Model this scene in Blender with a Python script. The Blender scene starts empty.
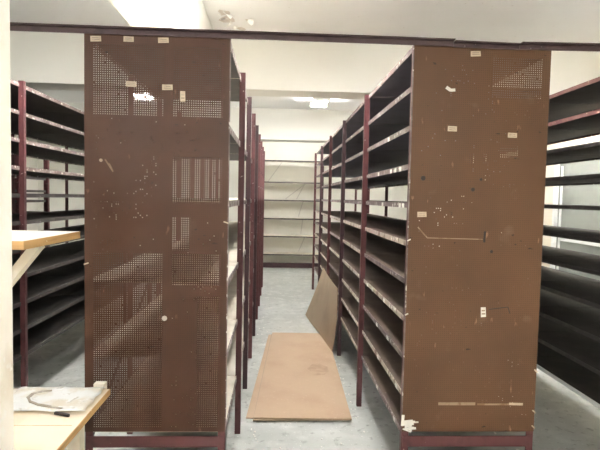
import bpy, bmesh, math, random
from mathutils import Vector, Matrix
random.seed(11)
scene = bpy.context.scene
COL = scene.collection

# ------------------------------------------------------------------ materials
def mat(name, base, rough=0.6, spec=0.4, noise=None, bump=0.0, metallic=0.0, emit=None):
    """noise = list of (scale, colour, lo, hi, detail) layers mixed over the base colour"""
    m = bpy.data.materials.new(name); m.use_nodes = True
    nt = m.node_tree; N = nt.nodes; L = nt.links
    b = N['Principled BSDF']
    b.inputs['Roughness'].default_value = rough
    b.inputs['Specular IOR Level'].default_value = spec
    b.inputs['Metallic'].default_value = metallic
    tc = N.new('ShaderNodeTexCoord')
    rgb = N.new('ShaderNodeRGB'); rgb.outputs[0].default_value = (*base, 1)
    col = rgb.outputs[0]
    for lay in (noise or []):
        sc, c, lo, hi, det = lay[:5]
        stretch = lay[5] if len(lay) > 5 else (1, 1, 1)
        mp = N.new('ShaderNodeMapping'); mp.inputs['Scale'].default_value = stretch
        L.new(tc.outputs['Object'], mp.inputs['Vector'])
        n = N.new('ShaderNodeTexNoise'); n.inputs['Scale'].default_value = sc
        n.inputs['Detail'].default_value = det
        L.new(mp.outputs[0], n.inputs['Vector'])
        r = N.new('ShaderNodeMapRange'); r.inputs['From Min'].default_value = lo; r.inputs['From Max'].default_value = hi
        L.new(n.outputs['Fac'], r.inputs['Value'])
        mx = N.new('ShaderNodeMix'); mx.data_type = 'RGBA'
        L.new(r.outputs[0], mx.inputs['Factor']); L.new(col, mx.inputs['A'])
        mx.inputs['B'].default_value = (*c, 1)
        col = mx.outputs['Result']
    L.new(col, b.inputs['Base Color'])
    if bump:
        n = N.new('ShaderNodeTexNoise'); n.inputs['Scale'].default_value = 60; n.inputs['Detail'].default_value = 4
        L.new(tc.outputs['Object'], n.inputs['Vector'])
        bp = N.new('ShaderNodeBump'); bp.inputs['Strength'].default_value = bump; bp.inputs['Distance'].default_value = 0.01
        L.new(n.outputs['Fac'], bp.inputs['Height']); L.new(bp.outputs[0], b.inputs['Normal'])
    if emit:
        b.inputs['Emission Color'].default_value = (*emit[0], 1); b.inputs['Emission Strength'].default_value = emit[1]
    return m

def pegboard(name, base, blotch, light, x0, x1, z0, z1, mid, rough=0.5, zones=(), sparse=.06):
    """hardboard drilled with a square grid of real through-holes (transparent where drilled)"""
    m = mat(name, base, rough, 0.45, [(3.0, blotch, 0.45, 0.75, 4), (9.0, light, 0.62, 0.8, 6),
                                     (26.0, tuple(c * 2.2 + .05 for c in base), 0.70, 0.76, 3, (1, 1, .35)),
                                     (45.0, tuple(c * .25 for c in base), 0.72, 0.76, 2, (.6, 1, 1))], bump=0.06)
    nt = m.node_tree; N = nt.nodes; L = nt.links
    out = N['Material Output']; b = N['Principled BSDF']
    tc = N.new('ShaderNodeTexCoord'); sp = N.new('ShaderNodeSeparateXYZ'); L.new(tc.outputs['Object'], sp.inputs[0])
    def M(op, a, b_=None, c=None):
        n = N.new('ShaderNodeMath'); n.operation = op
        for i, v in enumerate((a, b_, c)):
            if v is None: continue
            if isinstance(v, (int, float)): n.inputs[i].default_value = v
            else: L.new(v, n.inputs[i])
        return n.outputs[0]
    P = 0.0104
    u = M('DIVIDE', sp.outputs['X'], P); w = M('DIVIDE', sp.outputs['Z'], P)
    fu = M('SUBTRACT', M('FRACT', u), .5); fw = M('SUBTRACT', M('FRACT', w), .5)
    d = M('ADD', M('MULTIPLY', fu, fu), M('MULTIPLY', fw, fw))
    hole = M('LESS_THAN', d, 0.262 ** 2)
    dim = N.new('ShaderNodeMix'); dim.data_type = 'RGBA'; dim.blend_type = 'MULTIPLY'; dim.inputs['B'].default_value = (.74, .74, .74, 1)
    src = b.inputs['Base Color'].links[0].from_socket
    L.new(hole, dim.inputs['Factor']); L.new(src, dim.inputs['A']); L.new(dim.outputs['Result'], b.inputs['Base Color'])
    for v in (M('GREATER_THAN', sp.outputs['X'], x0), M('LESS_THAN', sp.outputs['X'], x1),
              M('GREATER_THAN', sp.outputs['Z'], z0), M('LESS_THAN', sp.outputs['Z'], z1),
              M('GREATER_THAN', M('ABSOLUTE', M('SUBTRACT', sp.outputs['X'], mid)), 0.022)):
        hole = M('MULTIPLY', hole, v)
    cell = N.new('ShaderNodeCombineXYZ'); L.new(M('FLOOR', u), cell.inputs[0]); L.new(M('FLOOR', w), cell.inputs[1])
    wn = N.new('ShaderNodeTexWhiteNoise'); wn.noise_dimensions = '2D'; L.new(cell.outputs[0], wn.inputs['Vector'])
    n = N.new('ShaderNodeTexNoise'); n.inputs['Scale'].default_value = 5; L.new(tc.outputs['Object'], n.inputs['Vector'])
    op = None                      # open holes kept to zones shaped after light showing through; few open elsewhere
    for (xa, xb, za, zb) in zones:
        q = M('MULTIPLY', M('MULTIPLY', M('GREATER_THAN', sp.outputs['X'], xa), M('LESS_THAN', sp.outputs['X'], xb)),
              M('MULTIPLY', M('GREATER_THAN', sp.outputs['Z'], za), M('LESS_THAN', sp.outputs['Z'], zb)))
        op = q if op is None else M('MAXIMUM', op, q)
    few = M('MULTIPLY', M('MULTIPLY_ADD', n.outputs['Fac'], 2.2, -.95), sparse * 5)
    op = M('MAXIMUM', M('MULTIPLY', op, .995), few)
    hole = M('MULTIPLY', hole, M('LESS_THAN', wn.outputs['Value'], op))
    tr = N.new('ShaderNodeBsdfTransparent'); mx = N.new('ShaderNodeMixShader')
    L.new(hole, mx.inputs[0]); L.new(b.outputs[0], mx.inputs[1]); L.new(tr.outputs[0], mx.inputs[2])
    L.new(mx.outputs[0], out.inputs['Surface'])
    return m

M_ = {}
M_['maroon'] = mat('maroon_paint', (.115, .037, .040), .42, .5, [(14, (.07, .022, .024), .5, .7, 4), (30, (.42, .33, .31), .70, .74, 3)])
M_['maroon_dark'] = mat('dark_maroon', (.05, .02, .024), .45, .5, [(14, (.03, .013, .016), .5, .7, 4), (34, (.35, .28, .27), .72, .76, 3)])
M_['lip'] = mat('chipped_edge_paint', (.16, .115, .11), .5, .5, [(9, (.30, .25, .235), .48, .62, 4), (34, (.74, .70, .64), .60, .66, 3), (26, (.06, .03, .03), .64, .70, 3)])
M_['lip_bare'] = mat('worn_bare_edge', (.45, .39, .32), .55, .4, [(12, (.20, .13, .11), .52, .62, 4), (34, (.78, .73, .64), .55, .64, 3)])
M_['lip_pink'] = mat('pinkish_edge_paint', (.15, .06, .055), .5, .5, [(9, (.20, .10, .085), .45, .6, 4), (34, (.6, .5, .42), .66, .70, 3)])
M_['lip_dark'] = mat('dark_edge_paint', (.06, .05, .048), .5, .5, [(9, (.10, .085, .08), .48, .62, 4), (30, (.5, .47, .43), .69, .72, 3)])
M_['board'] = mat('brown_hardboard', (.085, .058, .042), .6, .35, [(6, (.12, .085, .06), .45, .7, 5), (40, (.2, .16, .12), .68, .74, 2)])
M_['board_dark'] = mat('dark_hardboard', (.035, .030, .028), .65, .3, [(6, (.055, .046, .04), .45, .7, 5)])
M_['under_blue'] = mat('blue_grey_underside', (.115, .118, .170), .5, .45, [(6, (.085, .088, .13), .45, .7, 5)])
M_['under_grey'] = mat('grey_brown_underside', (.10, .085, .078), .6, .35, [(6, (.07, .06, .055), .45, .7, 5)])
M_['board_pale'] = mat('pale_dusty_board', (.74, .68, .57), .7, .3, [(5, (.60, .54, .44), .48, .7, 5), (22, (.72, .68, .6), .62, .72, 3)])
M_['tan_sheet'] = mat('tan_hardboard', (.50, .355, .24), .62, .3, [(2.5, (.44, .30, .20), .45, .7, 5), (40, (.53, .38, .26), .6, .72, 3)])
M_['tan_dark'] = mat('brown_hardboard_sheet', (.37, .275, .185), .5, .4, [(3, (.31, .225, .148), .45, .7, 5)])
M_['concrete'] = mat('floor_concrete', (.47, .485, .46), .42, .45,
    [(1.2, (.37, .385, .36), .4, .65, 5), (6, (.56, .57, .54), .5, .70, 6), (18, (.27, .28, .26), .57, .70, 6), (70, (.72, .74, .71), .66, .72, 2)], bump=.05)
M_['plaster'] = mat('white_plaster', (.80, .79, .73), .85, .2, [(1.5, (.75, .735, .67), .45, .7, 4)])
M_['ceil'] = mat('ceiling_paint', (.89, .893, .885), .9, .15, [(1.0, (.85, .852, .84), .45, .7, 4), (30, (.68, .67, .63), .70, .74, 3)])
M_['beam'] = mat('beam_plaster', (.80, .79, .74), .88, .15, [(1.0, (.76, .75, .70), .45, .7, 4)])
M_['cream'] = mat('cream_plaster', (.78, .71, .58), .85, .2, [(1.5, (.72, .65, .52), .45, .7, 4)])
M_['jamb'] = mat('stained_cream_paint', (.86, .81, .73), .75, .3, [(5, (.70, .60, .48), .56, .7, 5), (40, (.86, .83, .77), .6, .7, 3)])
M_['flake'] = mat('peeling_white_paint', (.86, .85, .82), .85, .2, [(20, (.6, .57, .52), .58, .7, 3)])
M_['brownpatch'] = mat('bare_plaster', (.68, .63, .57), .9, .1, [(20, (.76, .73, .68), .5, .7, 3)])
M_['brownpatch2'] = mat('brownish_fold', (.40, .35, .28), .6, .3, [(30, (.6, .55, .47), .5, .7, 3)])
M_['sticker'] = mat('beige_paper', (.62, .52, .40), .7, .3, [(30, (.52, .42, .31), .5, .7, 3)])
M_['ink'] = mat('faded_print', (.36, .29, .22), .8, .2, [(60, (.5, .42, .33), .5, .6, 2)])
M_['paper'] = mat('white_paper', (.82, .80, .75), .7, .3, [(30, (.7, .66, .58), .55, .7, 3)])
M_['ply'] = mat('pale_plywood', (.82, .71, .55), .55, .35, [(6, (.70, .57, .40), .5, .72, 5, (1, .12, 1)), (3, (.78, .62, .42), .5, .7, 4)])
M_['ply_edge'] = mat('plywood_edge', (.60, .37, .16), .6, .3, [(20, (.46, .26, .10), .5, .7, 4, (.2, .2, 3)), (30, (.8, .72, .55), .66, .7, 3)])
M_['cream_wood'] = mat('cream_painted_wood', (.80, .74, .63), .6, .35, [(8, (.68, .58, .45), .56, .7, 4)])
M_['laminate'] = mat('white_laminate', (.84, .81, .75), .5, .4, [(8, (.78, .74, .66), .5, .7, 4)])
M_['black'] = mat('black_plastic', (.03, .02, .018), .5, .4)
M_['white_paint'] = mat('white_gloss_paint', (.80, .80, .78), .4, .4)
M_['door_grey'] = mat('grey_green_door_paint', (.27, .28, .25), .45, .4, [(2, (.20, .21, .19), .45, .7, 4)])
M_['lampbody'] = mat('lamp_housing', (.85, .85, .83), .4, .4)
M_['tube'] = mat('lit_tube', (1, 1, 1), .5, .2, emit=((1.0, .985, .965), 26.0))
M_['tube_dim'] = mat('lit_weak_tube', (1, 1, 1), .5, .2, emit=((1.0, .985, .965), 9.0))  # lower emission so the nearby beam and wall don't overexpose
M_['tape'] = mat('torn_tape', (.36, .27, .19), .6, .3, [(24, (.24, .15, .09), .48, .6, 4)])
M_['wire'] = mat('galvanised_strap', (.60, .58, .55), .45, .5)
# translucent crumpled plastic
mp = mat('cloudy_plastic', (.86, .87, .86), .3, .6, [(9, (.74, .68, .57), .48, .62, 6), (26, (.56, .52, .45), .62, .70, 4), (30, (.93, .93, .92), .62, .7, 3)])
mp.node_tree.nodes['Principled BSDF'].inputs['Transmission Weight'].default_value = .08
M_['plastic'] = mp

# ------------------------------------------------------------------ mesh helpers
class MB:
    def __init__(s): s.v = []; s.f = []; s.m = []
    def box(s, x0, x1, y0, y1, z0, z1, mi=0):
        n = len(s.v)
        s.v += [(x0,y0,z0),(x1,y0,z0),(x1,y1,z0),(x0,y1,z0),(x0,y0,z1),(x1,y0,z1),(x1,y1,z1),(x0,y1,z1)]
        for q in ((3,2,1,0),(4,5,6,7),(0,1,5,4),(1,2,6,5),(2,3,7,6),(3,0,4,7)):
            s.f.append(tuple(n + i for i in q)); s.m.append(mi)
        return s
    def bar(s, a, b, w, t, up=(0, 0, 1), mi=0):
        a = Vector(a); b = Vector(b); d = (b - a).normalized(); side = d.cross(Vector(up)).normalized(); u = side.cross(d)
        n = len(s.v)
        for p in (a, b):
            for i, j in ((-1,-1),(1,-1),(1,1),(-1,1)):
                s.v.append(tuple(p + side * (i * w / 2) + u * (j * t / 2)))
        for q in ((0,1,2,3),(7,6,5,4),(0,4,5,1),(1,5,6,2),(2,6,7,3),(3,7,4,0)):
            s.f.append(tuple(n + i for i in q)); s.m.append(mi)
        return s
    def prism(s, pts, z0, z1, mi=0):
        n = len(s.v); k = len(pts)
        s.v += [(p[0], p[1], z0) for p in pts] + [(p[0], p[1], z1) for p in pts]
        s.f.append(tuple(n + i for i in reversed(range(k)))); s.m.append(mi)
        s.f.append(tuple(n + k + i for i in range(k))); s.m.append(mi)
        for i in range(k):
            j = (i + 1) % k
            s.f.append((n + i, n + j, n + k + j, n + k + i)); s.m.append(mi)
        return s
    def mesh(s, name, mats, o=(0, 0, 0), bevel=0):
        me = bpy.data.meshes.new(name)
        me.from_pydata([(x - o[0], y - o[1], z - o[2]) for x, y, z in s.v], [], s.f)
        for m in mats: me.materials.append(m)
        for p, i in zip(me.polygons, s.m): p.material_index = i
        bm = bmesh.new(); bm.from_mesh(me); bmesh.ops.recalc_face_normals(bm, faces=bm.faces)
        if bevel:
            bmesh.ops.bevel(bm, geom=list(bm.edges), offset=bevel, segments=2, affect='EDGES', profile=.5)
        bm.to_mesh(me); bm.free()
        return me

def link(name, me, parent=None, loc=(0, 0, 0)):
    o = bpy.data.objects.new(name, me); COL.objects.link(o); o.location = loc
    if parent: o.parent = parent
    return o
def obj(name, mb, mats, parent=None, origin=None, bevel=0):
    """top level: vertices relative to origin; child: vertices relative to the root's base"""
    if not isinstance(mats, (list, tuple)): mats = [mats]
    if parent is not None:
        r = parent
        while r.parent: r = r.parent
        o0 = r.location
        return link(name, mb.mesh(name, mats, o0, bevel), parent)
    o0 = origin or (0, 0, 0)
    return link(name, mb.mesh(name, mats, o0, bevel), None, o0)
def thing(name, label, cat, loc, group=None):
    return tag(link(name, None, None, loc), label, cat, group)
def tag(o, label, cat, group=None, kind=None):
    o['label'] = label; o['category'] = cat
    if group: o['group'] = group
    if kind: o['kind'] = kind
    return o
def struct(name, mb, m, label=None, cat=None, bevel=0):
    o = obj(name, mb, m, bevel=bevel); o['kind'] = 'structure'
    if label: o['label'] = label
    if cat: o['category'] = cat
    return o

# ------------------------------------------------------------------ room shell
XL, XR, YB, YF, ZC = -5.3, 4.2, -3.2, 11.5, 3.2
struct('floor', MB().box(XL, XR, YB, YF, -.1, 0), M_['concrete'], 'pale grey worn concrete floor of the storeroom', 'floor')
struct('ceiling', MB().box(XL, XR, YB, YF, ZC, ZC + .1), M_['ceil'], 'off white painted ceiling above the racks', 'ceiling')
struct('wall_left', MB().box(XL - .1, XL, YB, YF, 0, ZC), M_['plaster'], 'white plaster wall far behind the left racks', 'wall')
struct('wall_back', MB().box(XL, XR, YF, YF + .1, 0, ZC), M_['plaster'], 'white plaster wall at the far end of the aisle', 'wall')
struct('wall_front', MB().box(XL, XR, YB - .1, YB, 0, ZC), M_['plaster'], 'white plaster wall behind the viewer', 'wall')
DY0, DY1, DZ = 5.9, 7.45, 2.3
struct('wall_right', MB().box(XR, XR + .1, YB, DY0, 0, ZC).box(XR, XR + .1, DY1, YF, 0, ZC).box(XR, XR + .1, DY0, DY1, DZ, ZC), M_['cream'],
       'cream plaster wall behind the far right rack', 'wall')
d1 = struct('door_1', MB().box(XR + .02, XR + .07, DY0 + .06, DY1 - .06, .01, DZ - .06), M_['door_grey'], 'grey green door seen through the far right rack', 'door')
fr = obj('door_frame', MB().box(XR - .03, XR + .1, DY0, DY0 + .06, 0, DZ).box(XR - .03, XR + .1, DY1 - .06, DY1, 0, DZ).box(XR - .03, XR + .1, DY0 + .06, DY1 - .06, DZ - .06, DZ), M_['white_paint'], d1)
fr['label'] = 'white door frame'
obj('door_rail', MB().box(XR + .0, XR + .03, DY0 + .06, DY1 - .13, 1.0, 1.04).box(XR + .0, XR + .03, DY1 - .16, DY1 - .13, .1, DZ - .2), M_['white_paint'], d1)
struct('trim_1', MB().box(XL, XR, 5.3, 5.65, 2.66, ZC), M_['beam'], 'white concrete cross beam above the middle of the aisle', 'beam')
struct('trim_2', MB().box(XL, XR, 9.5, 9.85, 2.627, ZC), M_['beam'], 'white concrete cross beam near the far wall', 'beam')
struct('trim_3', MB().box(-.905, -.66, YB, 5.3, 2.573, ZC), M_['beam'], 'white concrete beam running lengthwise above the left rack', 'beam')

# peeling patch of the ceiling beside the lengthwise beam
def curled(mb, cx, cy, r, drop, seed, mi=0):
    rnd = random.Random(seed); k = 9; n = len(mb.v)
    mb.v.append((cx, cy, ZC - .004)); ring = []
    for i in range(k):
        a = i / k * 2 * math.pi; rr = r * rnd.uniform(.55, 1.1)
        mb.v.append((cx + math.cos(a) * rr, cy + math.sin(a) * rr * 1.2, ZC - .004 - max(0, math.cos(a + seed)) * drop))
    for i in range(k):
        mb.f.append((n, n + 1 + i, n + 1 + (i + 1) % k)); mb.m.append(mi)
pf = MB()
for i, (cx, cy, r, dr) in enumerate([(-.50, 4.62, .035, .04), (-.46, 4.70, .04, .05), (-.52, 4.80, .035, .03), (-.47, 4.92, .04, .04), (-.43, 5.02, .03, .03), (-.27, 4.80, .03, .045), (-.30, 4.86, .022, .02), (-.55, 4.70, .025, .02)]):
    curled(pf, cx, cy, r, dr, i)
pk = MB(); curled(pk, -.49, 4.82, .10, 0, 3); curled(pk, -.28, 4.82, .04, 0, 5); curled(pk, -.38, 5.08, .05, 0, 6); curled(pk, -.5, 4.66, .07, 0, 9)
o = obj('peeling_paint', pf, M_['flake']); o['kind'] = 'structure'; tag(o, 'curled flakes of peeling white paint on the ceiling', 'peeling paint')
k_ = obj('bare_plaster', pk, M_['brownpatch'], o); k_['label'] = 'bare brownish plaster patch'

# near door jamb at the left edge of the view
jx = -.458
o = struct('trim_4', MB().box(jx - .12, jx, .80, .90, 0, 2.6), M_['jamb'], 'stained cream door jamb at the left edge of the view', 'door jamb', bevel=.003)

# ------------------------------------------------------------------ lamps
def ceiling_lamp(x, y, label, z=None, tube='tube'):
    z = z or ZC
    t = thing('ceiling_light', label, 'ceiling light', (x, y, z - .12), 'fluorescent ceiling lights')
    if z < ZC: obj('hanger', MB().box(x - .008, x + .008, y - .2, y - .184, z - .002, ZC - .001).box(x - .008, x + .008, y + .184, y + .2, z - .002, ZC - .001), M_['lampbody'], t)
    obj('housing', MB().box(x - .045, x + .045, y - .3, y + .3, z - .05, z).box(x - .14, x + .14, y - .3, y - .27, z - .11, z - .04).box(x - .14, x + .14, y + .27, y + .3, z - .11, z - .04), M_['lampbody'], t)
    for dx in (-.09, 0, .09):
        tb = MB(); k = 10; r = .022
        for yy in (y - .27, y + .27):
            for i in range(k):
                a = i / k * 2 * math.pi; tb.v.append((x + dx + r * math.cos(a), yy, z - .09 + r * math.sin(a)))
        for i in range(k):
            tb.f.append((i, (i + 1) % k, k + (i + 1) % k, k + i)); tb.m.append(0)
        tb.f.append(tuple(range(k))); tb.m.append(0); tb.f.append(tuple(range(k, 2 * k))); tb.m.append(0)
        obj('tube', tb, M_[tube], t)
    return t
ceiling_lamp(.68, 8.33, 'lit fluorescent ceiling light above the far end of the central aisle', tube='tube_dim')
ceiling_lamp(-2.17, 8.15, 'lit fluorescent ceiling light behind the left pegboard panel, glowing through its holes', tube='tube_dim')
ceiling_lamp(.3, 10.5, 'added fluorescent light hidden behind the second cross beam, above the far rack', tube='tube_dim')  # unseen lamp added to brighten the far wall above the rack
for x, y, z, l in [(-1.7, -.7, 2.95, 'added fluorescent light behind the viewer at left, out of view'),  # unseen lamps behind the viewer, added to light panel fronts and table
                   (.7, -.9, 2.95, 'added fluorescent light behind the viewer at right, out of view'),
                   (-.6, -2.0, 2.95, 'added fluorescent light over the middle of the floor behind the viewer, out of view'),
                   (-1.38, 3.33, 3.10, 'added fluorescent light above the left side aisle, out of view'),  # unseen near row, added to light the cross beam, shelves and floor
                   (.2, 3.33, 3.10, 'added fluorescent light above the near end of the central aisle, out of view'),
                   (3.5, 3.33, 3.10, 'added fluorescent light above the right side aisle, out of view'),
                   (.25, 6.5, 3.2, 'added fluorescent light hidden behind the first cross beam over the central aisle'),  # unseen row behind the beam, added to light the deep aisle and racks
                   (-1.4, 6.5, 3.2, 'added fluorescent light hidden behind the first cross beam over the left aisle'),
                   (3.2, 6.5, 3.2, 'added fluorescent light hidden behind the first cross beam over the right aisle')]:
    ceiling_lamp(x, y, l, z)

# ------------------------------------------------------------------ racks
def make_rack(name, label, x0, x1, ys, levels, ztop, postm, boardm, lip_for, post_w=.036, skip=lambda b, l: False,
              lipsides=(0, 1), dark_posts=(), lip_h=.03, cat='shelving rack', under=None):
    t = thing(name, label, cat, ((x0 + x1) / 2, ys[0], 0)); base = t.location
    # posts: one L-section mesh reused
    def post_mb(sx):
        m = MB(); w = post_w; th = .005
        m.box(-th if sx > 0 else 0, 0 if sx > 0 else th, 0, w, 0, ztop)
        m.box(-w if sx > 0 else 0, 0 if sx > 0 else w, 0, th, 0, ztop)
        return m
    for sx, x in ((-1, x0), (1, x1)):
        me = post_mb(sx).mesh('post', [postm]); med = post_mb(sx).mesh('post', [M_['maroon_dark']])
        for i, y in enumerate(ys):
            yy = y - (post_w if i == len(ys) - 1 else 0)
            link('post', med if (sx, i) in dark_posts else me, t, (x - base.x + (sx * .024 if i else 0), yy - base.y, 0))  # posts listed in dark_posts take the darker maroon
    # shelves
    cache = {}
    for b in range(len(ys) - 1):
        y0, y1 = ys[b] + .006, ys[b + 1] - .002
        for li, z in enumerate(levels):
            if skip(b, li): continue
            key = ('s', round(y1 - y0, 3))
            if key not in cache:
                mb_ = MB().box(x0 + .007 - base.x, x1 - .007 - base.x, 0, y1 - y0, -.008, 0); mb_.m[0] = 1
                cache[key] = mb_.mesh('shelf', [boardm, under or boardm])
            s = link('shelf', cache[key], t, (0, y0 - base.y, z))
            for sd in lipsides:
                lm = lip_for(li, b)
                kk = ('l', round(y1 - y0, 3), lm.name, sd)
                if kk not in cache:
                    xs = (x0 + .0058 - base.x) if sd == 0 else (x1 - .0058 - base.x)
                    m = MB()
                    if sd == 0: m.box(xs - .004, xs, 0, y1 - y0, -lip_h, .003)
                    else: m.box(xs, xs + .004, 0, y1 - y0, -lip_h, .003)
                    cache[kk] = m.mesh('edge_rail', [lm])
                link('edge_rail', cache[kk], s, (0, 0, 0))
    return t

D = 2.463
ZT, ZB = 2.301, .387
LV = [ZT - (ZT - ZB) / 10 * i for i in range(11)]

# right row -------------------------------------------------------
RX0, RX1, BAY = .652, 1.332, 1.214
def lip_right(li, b):
    if li in (5, 7, 9) : return M_['lip_bare']
    if li in (6, 8, 10): return M_['lip_bare'] if (li + b) % 2 else M_['lip']
    return M_['lip']
rr = make_rack('shelving_rack', 'long maroon rack of eleven close brown shelves along the right of the central aisle',
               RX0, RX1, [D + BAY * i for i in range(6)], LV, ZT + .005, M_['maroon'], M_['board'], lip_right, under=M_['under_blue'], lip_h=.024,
               dark_posts=((-1, 2), (-1, 4)))
# left row --------------------------------------------------------
LX0, LX1, S = -.915, -.2335, .777
LVL = [ZT, 1.895, 1.525, 1.13, .76, ZB]
lr = make_rack('shelving_rack', 'maroon rack of six widely spaced pale shelves along the left of the central aisle',
               LX0, LX1, [D + S * i for i in range(9)], LVL, ZT + .03, M_['maroon'], M_['board_pale'], lambda li, b: M_['lip'],
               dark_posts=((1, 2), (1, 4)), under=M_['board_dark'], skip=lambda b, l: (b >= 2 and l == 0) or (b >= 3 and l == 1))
obj('diagonal_brace', MB().bar((LX0 + .004, D + .04, .30), (LX0 + .004, D + 2 * S - .02, 1.10), .03, .004, up=(1, 0, 0)), M_['maroon_dark'], lr)
# far left row ----------------------------------------------------
FX0, FX1 = -2.45, -1.79
def lip_dark(li, b): return M_['lip'] if li < 4 else M_['lip_dark']
fl = make_rack('shelving_rack', 'dark maroon rack of close shelves at far left behind the small bracket shelf',
               FX0, FX1, [D - .01, 3.63, 4.84, 6.05, 7.26], LV, ZT + .02, M_['maroon'], M_['board_dark'], lip_dark, post_w=.034, under=M_['under_grey'], lip_h=.024)
# rack by the left wall --------------------------------------------
wl = make_rack('shelving_rack', 'maroon rack by the left wall, seen only through the far left rack',
               -4.0, -3.4, [3.2, 4.1, 5.0, 5.9, 6.8, 7.7], [2.2, 1.86, 1.76, 1.58, 1.44, 1.27, .9, .5], 2.25, M_['maroon'], M_['board_dark'],
               lambda li, b: M_['lip_pink'] if li == 1 else M_['lip_dark'], post_w=.06)
# far right row ----------------------------------------------------
GX0, GX1 = 1.893, 2.5
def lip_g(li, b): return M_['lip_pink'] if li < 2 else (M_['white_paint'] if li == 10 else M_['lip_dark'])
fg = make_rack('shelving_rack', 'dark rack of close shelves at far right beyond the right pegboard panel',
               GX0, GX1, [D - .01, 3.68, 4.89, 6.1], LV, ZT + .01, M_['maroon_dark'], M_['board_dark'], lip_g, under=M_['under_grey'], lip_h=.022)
# back rack ---------------------------------------------------------
bt = thing('shelving_rack', 'pale rack of widely spaced shelves against the far wall at the end of the aisle', 'shelving rack', (.3, 11.0, 0))
BX0, BX1 = -.62, 1.02
pm = MB().box(0, .04, 0, .006, 0, 2.37).box(0, .006, 0, .04, 0, 2.37).mesh('post', [M_['maroon_dark']])
for x in (BX0, BX1 - .04):
    for y in (11.0, 11.36): link('post', pm, bt, (x - .3, y - 11.0, 0))
for z in (2.355, 1.89, 1.50, 1.10, .71, .315):
    s = obj('shelf', MB().box(BX0, BX1, 11.006, 11.4, z - .012, z), M_['board_pale'], bt)
    e = obj('edge_rail', MB().box(BX0, BX1, 10.99, 10.998, z - .026, z + .002), M_['lip_dark'], s)
obj('base_rail', MB().box(BX0, BX1, 10.985, 10.998, .02, .13), M_['maroon_dark'], bt)
for z0, z1, xa, xb in ((1.9, 2.33, -.2, .1), (1.52, 1.85, .45, .62), (1.13, 1.48, .5, .6), (.74, 1.07, .56, .60), (.34, .68, .52, .66), (1.52, 1.87, .2, .64)):
    obj('diagonal_brace', MB().bar((xa, 11.38, z0), (xb, 11.38, z1), .02, .004, up=(0, 1, 0)), M_['wire'], bt)

# ------------------------------------------------------------------ end panels (pegboard) with stickers
def wpx(px, py, x_l, x_r, pl, pr, pt, pb):
    """position on a panel from fractions across and down it"""
    return x_l + (px - pl) / (pr - pl) * (x_r - x_l), ZT - (py - pt) / (pb - pt) * (ZT - ZB)
def sticker(panel, x, z, w, h, rot=0, m='sticker', yf=D):
    c, s_ = math.cos(rot), math.sin(rot)
    pts = [(-w/2, -h/2), (w/2, -h/2 + .001), (w/2 - .001, h/2), (-w/2, h/2)]
    mb = MB(); n = 0
    mb.v = [(x + p[0]*c - p[1]*s_, yf - .0075, z + p[0]*s_ + p[1]*c) for p in pts] + [(x + p[0]*c - p[1]*s_, yf - .0065, z + p[0]*s_ + p[1]*c) for p in pts]
    mb.f = [(0,1,2,3),(7,6,5,4),(0,4,5,1),(1,5,6,2),(2,6,7,3),(3,7,4,0)]; mb.m = [0]*6
    # two faded smudged lines of print
    for k, (a, b) in enumerate(((-.36, .3), (-.36, .36))):
        zz = h * (.16 - .32 * k); hh = h * .07
        q = [(w*a, zz-hh), (w*b, zz-hh), (w*b, zz+hh), (w*a, zz+hh)]
        i = len(mb.v); mb.v += [(x + p[0]*c - p[1]*s_, yf - .0078, z + p[0]*s_ + p[1]*c) for p in q]
        mb.f.append((i, i+1, i+2, i+3)); mb.m.append(1)
    return obj('label_sticker', mb, [M_[m], M_['ink']], panel)
def nail(panel, x, z, r, mname, yf=D):
    mb = MB(); k = 8
    for yy in (yf - .0095, yf - .0062):
        for i in range(k): mb.v.append((x + r * math.cos(i/k*2*math.pi), yy, z + r * math.sin(i/k*2*math.pi)))
    mb.f = [tuple(range(k)), tuple(range(2*k-1, k-1, -1))] + [(i, (i+1) % k, k + (i+1) % k, k+i) for i in range(k)]; mb.m = [0]*len(mb.f)
    return mb

# object-space of the panels = relative to the rack base (x relative to the centre)
cxL = (LX0 + LX1) / 2; cxR = (RX0 + RX1) / 2
M_['pegL'] = pegboard('brown_pegboard', (.082, .031, .014), (.060, .0225, .0105), (.105, .051, .032),
                      LX0 + .034 - cxL, LX1 - .030 - cxL, ZB + .02, ZT - .04, -.525 - cxL,
   zones=[(-1, 1, 1.925, 3), (.05, 1, 1.515, 1.735), (.05, .16, 1.285, 1.445), (-1, .05, 0, 1.27), (.05, 1, 1.115, 1.27), (.20, 1, 0, 1.06)])
M_['pegR'] = pegboard('faded_pegboard', (.132, .060, .027), (.097, .044, .0195), (.175, .102, .062),
                      RX0 + .05 - cxR, RX1 - .035 - cxR, ZB + .02, ZT - .04, .99 - cxR,
   zones=[(.05, 1, 2.06, 3), (-.05, .04, 1.74, 1.79), (.10, .2, 1.77, 1.82)], sparse=.03)
pl_ = obj('end_panel', MB().box(LX0, LX1, D - .006, D - .001, ZB, ZT), M_['pegL'], lr)
pr_ = obj('end_panel', MB().box(RX0, RX1, D - .006, D - .001, ZB, ZT), M_['pegR'], rr)
pl_['label'] = 'dark brown pegboard end panel'; pr_['label'] = 'lighter brown scuffed pegboard end panel'
for px, py, w, h, r in ((96, 37.3, .05, .026, .03), (128.3, 38, .048, .025, -.02), (162.7, 39.5, .05, .025, .03), (131, 81.5, .05, .026, -.04), (167, 85, .05, .026, .02), (182.4, 94, .024, .05, 0)):
    x, z = wpx(px, py, LX0, LX1, 84.5, 229.3, 31.6 + .045 * (px - 84.5), 432)
    sticker(pl_, x, z, w, h, r)
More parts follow.
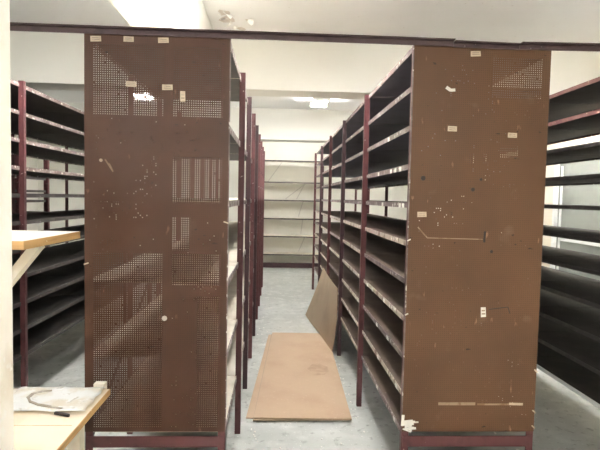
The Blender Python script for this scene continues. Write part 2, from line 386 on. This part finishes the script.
for px, py, w, h, r in ((474, 55.5, .05, .026, .05), (451.5, 128.3, .046, .026, -.03), (511, 133, .046, .024, -.03), (422, 212.5, .046, .026, .02)):
    pl0 = 414 - (py - 47) * .029; pr0 = 549 - (py - 52) * .036
    x, z = wpx(px, py, RX0, RX1, pl0, pr0, 49, 431)
    sticker(pr_, x, z, w, h, r)
x, z = wpx(483.5, 309, RX0, RX1, 406.5, 539.7, 49, 431); sticker(pr_, x, z, .026, .05, .05, 'paper')
x, z = wpx(449, 90, RX0, RX1, 412.7, 547.6, 49, 431)
o = obj('paper_scrap', MB().bar((x - .02, D - .008, z + .008), (x + .002, D - .008, z - .006), .016, .002, up=(0, 1, 0)).bar((x, D - .008, z - .006), (x + .025, D - .008, z - .004), .014, .002, up=(0, 1, 0)), M_['paper'], pr_)
# white hole plug, dark knot holes and scars
x, z = wpx(164, 313.5, LX0, LX1, 85, 226, 33, 431); obj('hole_plug', nail(pl_, x, z, .013, 0), M_['paper'], pl_)
x, z = wpx(101, 156, LX0, LX1, 84.6, 228, 33, 431); obj('hole_plug', nail(pl_, x, z, .008, 0), M_['sticker'], pl_)
for a, b in (((105, 155), (113, 167)), ((109, 159), (112, 165))):
    p = wpx(*a, LX0, LX1, 84.6, 228, 33, 431); q = wpx(*b, LX0, LX1, 84.6, 228, 33, 431)
    obj('scratch', MB().bar((p[0], D - .0065, p[1]), (q[0], D - .0065, q[1]), .007, .002, up=(0, 1, 0)), M_['tape'], pl_)
for px, py, r in ((423, 177, .012), (472, 187, .010), (480, 177, .007), (491, 248, .008)):
    x, z = wpx(px, py, RX0, RX1, 414 - (py - 47) * .029, 549 - (py - 52) * .036, 49, 431); obj('knot_hole', nail(pr_, x, z, r, 0), M_['black'], pr_)
x, z = wpx(484, 233, RX0, RX1, 408.6, 542.5, 49, 431)
obj('knot_hole', MB().bar((x, D - .0065, z - .03), (x + .002, D - .0065, z + .025), .011, .002, up=(0, 1, 0)), M_['black'], pr_)
def strip(a, b, w, m, par=pr_, nm='tape_strip'):
    P = []
    for px, py in (a, b):
        P.append(wpx(px, py, RX0, RX1, 414 - (py - 47) * .029, 549 - (py - 52) * .036, 49, 431))
    obj(nm, MB().bar((P[0][0], D - .0068, P[0][1]), (P[1][0], D - .0068, P[1][1]), w, .002, up=(0, 1, 0)), m, par)
strip((439, 402.5), (476, 402.5), .014, M_['tape']); strip((510, 402.5), (524, 402.8), .012, M_['sticker']); strip((478, 403), (510, 403), .008, M_['tape'])
strip((427, 235.5), (482, 236), .004, M_['tape'], nm='scratch'); strip((418, 225), (427, 235), .006, M_['tape'], nm='scratch')
strip((489, 306), (508, 303.5), .004, M_['black'], nm='scratch'); strip((508, 303.5), (510, 310), .004, M_['black'], nm='scratch')
# torn pale corner at lower left of the right panel, splinters along its right edge
rnd = random.Random(4)
cr = MB()
for i in range(9):
    a = (RX0 + rnd.uniform(-.004, .03), D - .009, ZB + rnd.uniform(.01, .055)); cr.bar(a, (a[0] + rnd.uniform(.03, .06), D - .010, a[2] + rnd.uniform(-.02, .008)), rnd.uniform(.006, .014), .003, up=(0, 1, 0))
cr.bar((RX0 + .001, D - .008, ZB + .03), (RX0 + .004, D - .008, ZB + .085), .014, .004, up=(0, 1, 0))
o = obj('torn_corner', cr, M_['paper'], pr_); o['label'] = 'frayed pale torn corner of the panel'
for z in (.70, .49, .41):
    obj('splinter', MB().bar((RX1 - .012, D - .008, z + .008), (RX1 + .003, D - .010, z - .006), .007, .003, up=(0, 1, 0)), M_['sticker'], pr_)
for z in (.98, 1.35):
    obj('splinter', MB().bar((RX0 - .004, D - .008, z), (RX0 + .012, D - .009, z + .008), .006, .003, up=(0, 1, 0)), M_['paper'], pr_)
for x, z, sg in ((LX0, 1.21, -1), (LX1, 1.42, 1)):
    obj('splinter', MB().bar((x + .004 * sg, D - .008, z), (x - .02 * sg, D - .009, z + .008), .006, .003, up=(0, 1, 0)), M_['sticker'], pl_)
# pale worn vertical edges and the lower cross rail of each end
for par, x0, x1, pan, em in ((lr, LX0, LX1, pl_, 'maroon_dark'), (rr, RX0, RX1, pr_, 'maroon')):
    obj('end_rail', MB().box(x0 + .006, x1 - .006, D - .004, D + .0, .31, .362).box(x0 + .006, x1 - .006, D - .004, D + .030, .306, .312), M_['maroon'], par)
obj('edge_strip', MB().box(LX1 - .001, LX1 + .004, D - .008, D - .0005, ZB, ZT), M_['lip'], pl_)
obj('edge_strip', MB().box(RX0 - .004, RX0 + .001, D - .008, D - .0005, ZB + .1, ZT), M_['lip'], pr_)

# pale stickers and paint chips on the shelf edges of the right rack
chips = [(3, .15), (3, .24), (3, .33), (3, .62), (4, .08), (4, .14), (4, .5), (7, .4), (7, .7), (7, .85), (8, .55), (8, .3), (9, .1), (9, .5), (10, .12), (10, .5), (10, .75), (2, .4)]
for li, f in chips:
    z = LV[li]; y = D + BAY * f
    obj('label_scrap', MB().box(RX0 + .0001, RX0 + .0018, y, y + .04, z - .025, z - .002), M_['paper'], rr)

# ------------------------------------------------------------------ tie rails across the rack tops
def angle_rail(label, x0, z0, x1, z1, y, hh, m):
    mb = MB()
    for (ya, yb, za, zb) in ((y - .006, y, 0, hh), (y - .03, y, hh - .005, hh)):
        n = len(mb.v)
        for x, z in ((x0, z0), (x1, z1)):
            mb.v += [(x, ya, z + za), (x, yb, z + za), (x, yb, z + zb), (x, ya, z + zb)]
        for q in ((0,1,2,3),(7,6,5,4),(0,4,5,1),(1,5,6,2),(2,6,7,3),(3,7,4,0)): mb.f.append(tuple(n+i for i in q)); mb.m.append(0)
    o = obj('tie_rail', mb, m, origin=(x0, y, z0)); return tag(o, label, 'steel rail', 'steel tie rails across the rack tops')
M_['rail'] = mat('dusky_maroon_rail', (.095, .058, .062), .5, .45, [(14, (.06, .035, .04), .5, .7, 4), (30, (.4, .36, .35), .72, .76, 3)])
angle_rail('longest maroon steel rail crossing above the left panel and the aisle', -2.45, 2.296, .84, 2.296, D - .014, .03, M_['rail'])
angle_rail('short maroon steel rail along the top of the right pegboard panel', .842, 2.293, 1.165, 2.290, D - .014, .026, M_['rail'])
angle_rail('maroon steel rail from the right pegboard panel to the far right rack', 1.168, 2.292, 2.5, 2.312, D - .014, .031, M_['rail'])

# ------------------------------------------------------------------ boards on the floor
def sheet(label, pts, z0, z1, m):
    o = obj('hardboard_sheet', MB().prism(pts, z0, z1), m, origin=(pts[0][0], pts[0][1], z0)); return tag(o, label, 'hardboard sheet', 'hardboard sheets lying in the aisle')
sheet('bottom tan hardboard sheet of the floor pile, peeping out at its left edge', [(-.185, 3.47), (.535, 3.44), (.575, 5.6), (-.06, 5.62)], 0.0, .008, M_['tan_sheet'])
sheet('middle tan hardboard sheet of the floor pile, in the aisle', [(-.135, 3.41), (.548, 3.42), (.59, 5.60), (-.03, 5.61)], .0095, .0175, M_['tan_dark'])
sheet('top tan hardboard sheet of the floor pile, in the aisle', [(-.13, 3.425), (.55, 3.405), (.60, 5.615), (-.018, 5.635)], .0205, .0285, M_['tan_sheet'])

st = bpy.data.objects[-1] if False else [o for o in bpy.data.objects if o.get('label', '').startswith('top tan')][0]
obj('water_stain', MB().prism([(.40 + .085 * math.cos(i / 18 * 6.283) * (1 + .15 * math.sin(i * 2.3)), 4.42 + .16 * math.sin(i / 18 * 6.283) * (1 + .12 * math.sin(i * 1.7))) for i in range(18)], .0286, .0289), mat('stained_hardboard', (.40, .27, .18), .62, .3, [(14, (.47, .33, .22), .45, .62, 4)]), st)
# leaning curved sheet
lb = MB(); nu, nv = 14, 14
B0, B1 = Vector((.582, 4.935, .002)), Vector((.415, 6.62, .002)); T0, T1 = Vector((.622, 4.935, .665)), Vector((.622, 6.45, .66))
def surf(u, v):
    p = B0.lerp(B1, u).lerp(T0.lerp(T1, u), v)
    bow = .055 * math.sin(math.pi * v) * (1 - .5 * u)
    p.x += bow * .35; p.y -= .0
    p.z += -.05 * math.sin(math.pi * u) * v * .3
    low = .030 if p.y < 5.66 else max(.003, .030 - (p.y - 5.66) * .05)
    p.z = max(p.z, low) if v > 0 else low
    p.x = min(p.x, .6225)
    return p
for off in (0, 1):
    for i in range(nu + 1):
        for j in range(nv + 1):
            p = surf(i / nu, j / nv); lb.v.append((p.x - .005 * off, p.y, p.z))
W = nv + 1; K = (nu + 1) * W
for i in range(nu):
    for j in range(nv):
        a = i * W + j
        lb.f.append((a, a + 1, a + W + 1, a + W)); lb.f.append((K + a, K + a + W, K + a + W + 1, K + a + 1))
for i in range(nu):
    for j in (0, nv):
        a = i * W + j; lb.f.append((a, a + W, K + a + W, K + a))
for j in range(nv):
    for i in (0, nu):
        a = i * W + j; lb.f.append((a, K + a, K + a + 1, a + 1))
lb.m = [0] * len(lb.f)
o = obj('hardboard_sheet', lb, M_['tan_dark'], origin=(.58, 5.03, 0)); tag(o, 'curved brown hardboard sheet leaning against the right rack', 'hardboard sheet')
for p in o.data.polygons: p.use_smooth = False

# ------------------------------------------------------------------ near left: table, hutch post, bracket shelf, litter
tb = thing('table', 'pale plywood topped table at lower left with a paper littered corner', 'table', (-1.1, 1.5, 0))
tz = .75
obj('tabletop', MB().box(-1.62, -.672, 1.02, 2.068, tz - .024, tz), [M_['ply']], tb)
e = obj('edge_band', MB().box(-.6715, -.668, 1.02, 2.068, tz - .024, tz - .0005).box(-1.62, -.668, 2.0685, 2.072, tz - .024, tz - .0005), M_['ply_edge'], tb)
e['label'] = 'orange worn plywood edge'
obj('plank_seam', MB().box(-1.6, -.69, 1.735, 1.7375, tz - .001, tz + .0006), M_['ply_edge'], tb)
for x in (-1.56, -.80):
    for y in (1.10, 1.96): obj('leg', MB().box(x, x + .05, y, y + .05, 0, tz - .024), M_['cream_wood'], tb)
obj('apron', MB().box(-1.55, -.78, 1.99, 2.008, tz - .10, tz - .024), M_['cream_wood'], tb)

# crumpled plastic and paper
def crumple(x0, x1, y0, y1, z, amp, seed, slant=0.0, nx=22, ny=14):
    rnd = random.Random(seed); mb = MB()
    ph = [(rnd.uniform(12, 60), rnd.uniform(12, 60), rnd.uniform(0, 6.28)) for _ in range(7)]
    for s in (0, 1):
        for i in range(nx + 1):
            for j in range(ny + 1):
                u, v = i / nx, j / ny
                x = x0 + (x1 - x0) * u + slant * v + .004 * math.sin(v * 17 + seed) * (1 if i in (0, nx) else 0)
                y = y0 + (y1 - y0) * v + .003 * math.sin(u * 13 + seed) * (1 if j in (0, ny) else 0)
                h = sum(abs(math.sin(a * x + b * y + c)) for a, b, c in ph) / 7
                mb.v.append((x, y, z + amp * h + .0012 - .001 * s))
    W = ny + 1; K = (nx + 1) * W
    for i in range(nx):
        for j in range(ny):
            a = i * W + j; mb.f += [(a, a + W, a + W + 1, a + 1), (K + a, K + a + 1, K + a + W + 1, K + a + W)]
    for i in range(nx):
        for j in (0, ny): a = i * W + j; mb.f.append((a, a + W, K + a + W, K + a))
    for j in range(ny):
        for i in (0, nx): a = i * W + j; mb.f.append((a, a + 1, K + a + 1, K + a))
    mb.m = [0] * len(mb.f); return mb
o = obj('paper_sheet', crumple(-1.25, -.95, 1.845, 2.06, tz, .004, 3), M_['paper'], origin=(-1.1, 1.95, tz)); tag(o, 'flat white paper sheet at the far left of the plywood table', 'paper')
o = obj('plastic_bag', crumple(-1.02, -.685, 1.83, 2.06, tz + .0055, .007, 8), M_['plastic'], origin=(-.82, 1.95, tz)); tag(o, 'crumpled cloudy plastic bag on the far corner of the plywood table', 'plastic bag')
for p in o.data.polygons: p.use_smooth = True
fold = MB(); F = [(-.88, 2.018), (-.914, 2.008), (-.939, 1.987), (-.939, 1.947), (-.913, 1.909), (-.871, 1.881), (-.82, 1.864), (-.769, 1.846)]
for i in range(len(F) - 1): fold.bar((*F[i], tz + .0125), (*F[i + 1], tz + .0125), .008 + .002 * (i % 3), .005)  # fold line drawn as thin brownish bars
f_ = obj('fold', fold, M_['brownpatch2'], o); f_['label'] = 'curved brownish fold of the plastic'
o = obj('marker_pen', MB().bar((-.785, 1.822, tz + .007), (-.725, 1.80, tz + .007), .010, .010), M_['black'], origin=(-.755, 1.81, tz), bevel=.002); tag(o, 'short black stick lying on the plywood table before the plastic', 'stick')
o = obj('wood_block', MB().box(-.735, -.69, 2.066, 2.10, tz - .03, tz + .022), M_['cream_wood'], tb, bevel=.002); o['label'] = 'small cream block at the far corner'

hp = thing('wall_shelf', 'small pale board shelf on a cream wooden post above the table', 'shelf', (-1.0, 1.65, tz))
obj('upright', MB().box(-1.06, -.97, 1.50, 1.70, tz, 1.9), M_['cream_wood'], hp, bevel=.004)
sz = 1.40
obj('shelf_board', MB().box(-1.06, -.776, 1.585, 2.03, sz - .027, sz), [M_['laminate']], hp)
e = obj('edge_band', MB().box(-.7755, -.772, 1.585, 2.03, sz - .027, sz - .0006).box(-.97, -.772, 1.5815, 1.5845, sz - .027, sz - .0006), M_['ply_edge'], hp); e['label'] = 'orange wood edge'
obj('strut', MB().bar((-.805, 1.75, sz - .027), (-.99, 1.75, 1.135), .03, .045, up=(0, 1, 0)), M_['cream_wood'], hp)
obj('cleat', MB().box(-1.04, -.975, 1.70, 1.77, 1.08, 1.20), M_['cream_wood'], hp)

# ------------------------------------------------------------------ litter on the floor
def litter(label, areas, seed):
    lit = MB(); rnd = random.Random(seed)
    for n_, xa, xb, ya, yb, ra, rb in areas:
        for i in range(n_):
            x, y, r = rnd.uniform(xa, xb), rnd.uniform(ya, yb), rnd.uniform(ra, rb); a0 = rnd.uniform(0, 6)
            lit.prism([(x + r * rnd.uniform(.5, 1) * math.cos(a0 + i_/5*6.283), y + r * 1.6 * rnd.uniform(.5, 1) * math.sin(a0 + i_/5*6.283)) for i_ in range(5)], .0004, .004)
    tag(obj('paint_chips', lit, M_['paper']), label, 'litter', kind='stuff')
litter('scattered white paint chips along both edges of the central aisle floor',
       [(26, .575, .615, 3.1, 4.8, .004, .010), (46, -.19, -.07, 3.0, 8.3, .004, .010), (16, -.18, .58, 2.6, 3.3, .004, .009), (36, -.1, .6, 6.8, 10.6, .006, .014)], 21)
litter('scattered paper bits on the floor of the dim right side aisle', [(20, 1.46, 1.84, 2.6, 4.5, .006, .014)], 5)
litter('scattered paper bits on the floor of the left side aisle', [(14, -1.70, -1.0, 3.2, 5.5, .008, .018)], 6)

# ------------------------------------------------------------------ camera, world, view
yaw, pitch, roll, fpx = 0.047522779686141124, -0.053425318534327734, 0.021100633682964623, 505.0406
cy, sy, cp, sp2 = math.cos(yaw), math.sin(yaw), math.cos(pitch), math.sin(pitch)
fwd = Vector((sy * cp, cy * cp, sp2)); right = Vector((cy, -sy, 0)); up = right.cross(fwd)
r2 = right * math.cos(roll) + up * math.sin(roll); u2 = -right * math.sin(roll) + up * math.cos(roll)
cam = bpy.data.cameras.new('camera'); co = bpy.data.objects.new('camera', cam); COL.objects.link(co)
cam.sensor_width = 36; cam.sensor_fit = 'HORIZONTAL'; cam.lens = fpx / 600 * 36; cam.clip_start = .02
Mx = Matrix.Identity(4)
for i in range(3):
    Mx[i][0] = r2[i]; Mx[i][1] = u2[i]; Mx[i][2] = -fwd[i]
Mx[0][3], Mx[1][3], Mx[2][3] = 0, 0, 1.55
co.matrix_world = Mx
scene.camera = co
w = bpy.data.worlds.new('world'); scene.world = w; w.use_nodes = True
w.node_tree.nodes['Background'].inputs[0].default_value = (.75, .8, .9, 1); w.node_tree.nodes['Background'].inputs[1].default_value = 1.0
scene.view_settings.view_transform = 'Standard'; scene.view_settings.look = 'None'; scene.view_settings.gamma = 1
scene.view_settings.use_curve_mapping = False
scene.view_settings.exposure = 2.62
scene.cycles.max_bounces = 12; scene.cycles.diffuse_bounces = 6; scene.cycles.transparent_max_bounces = 24
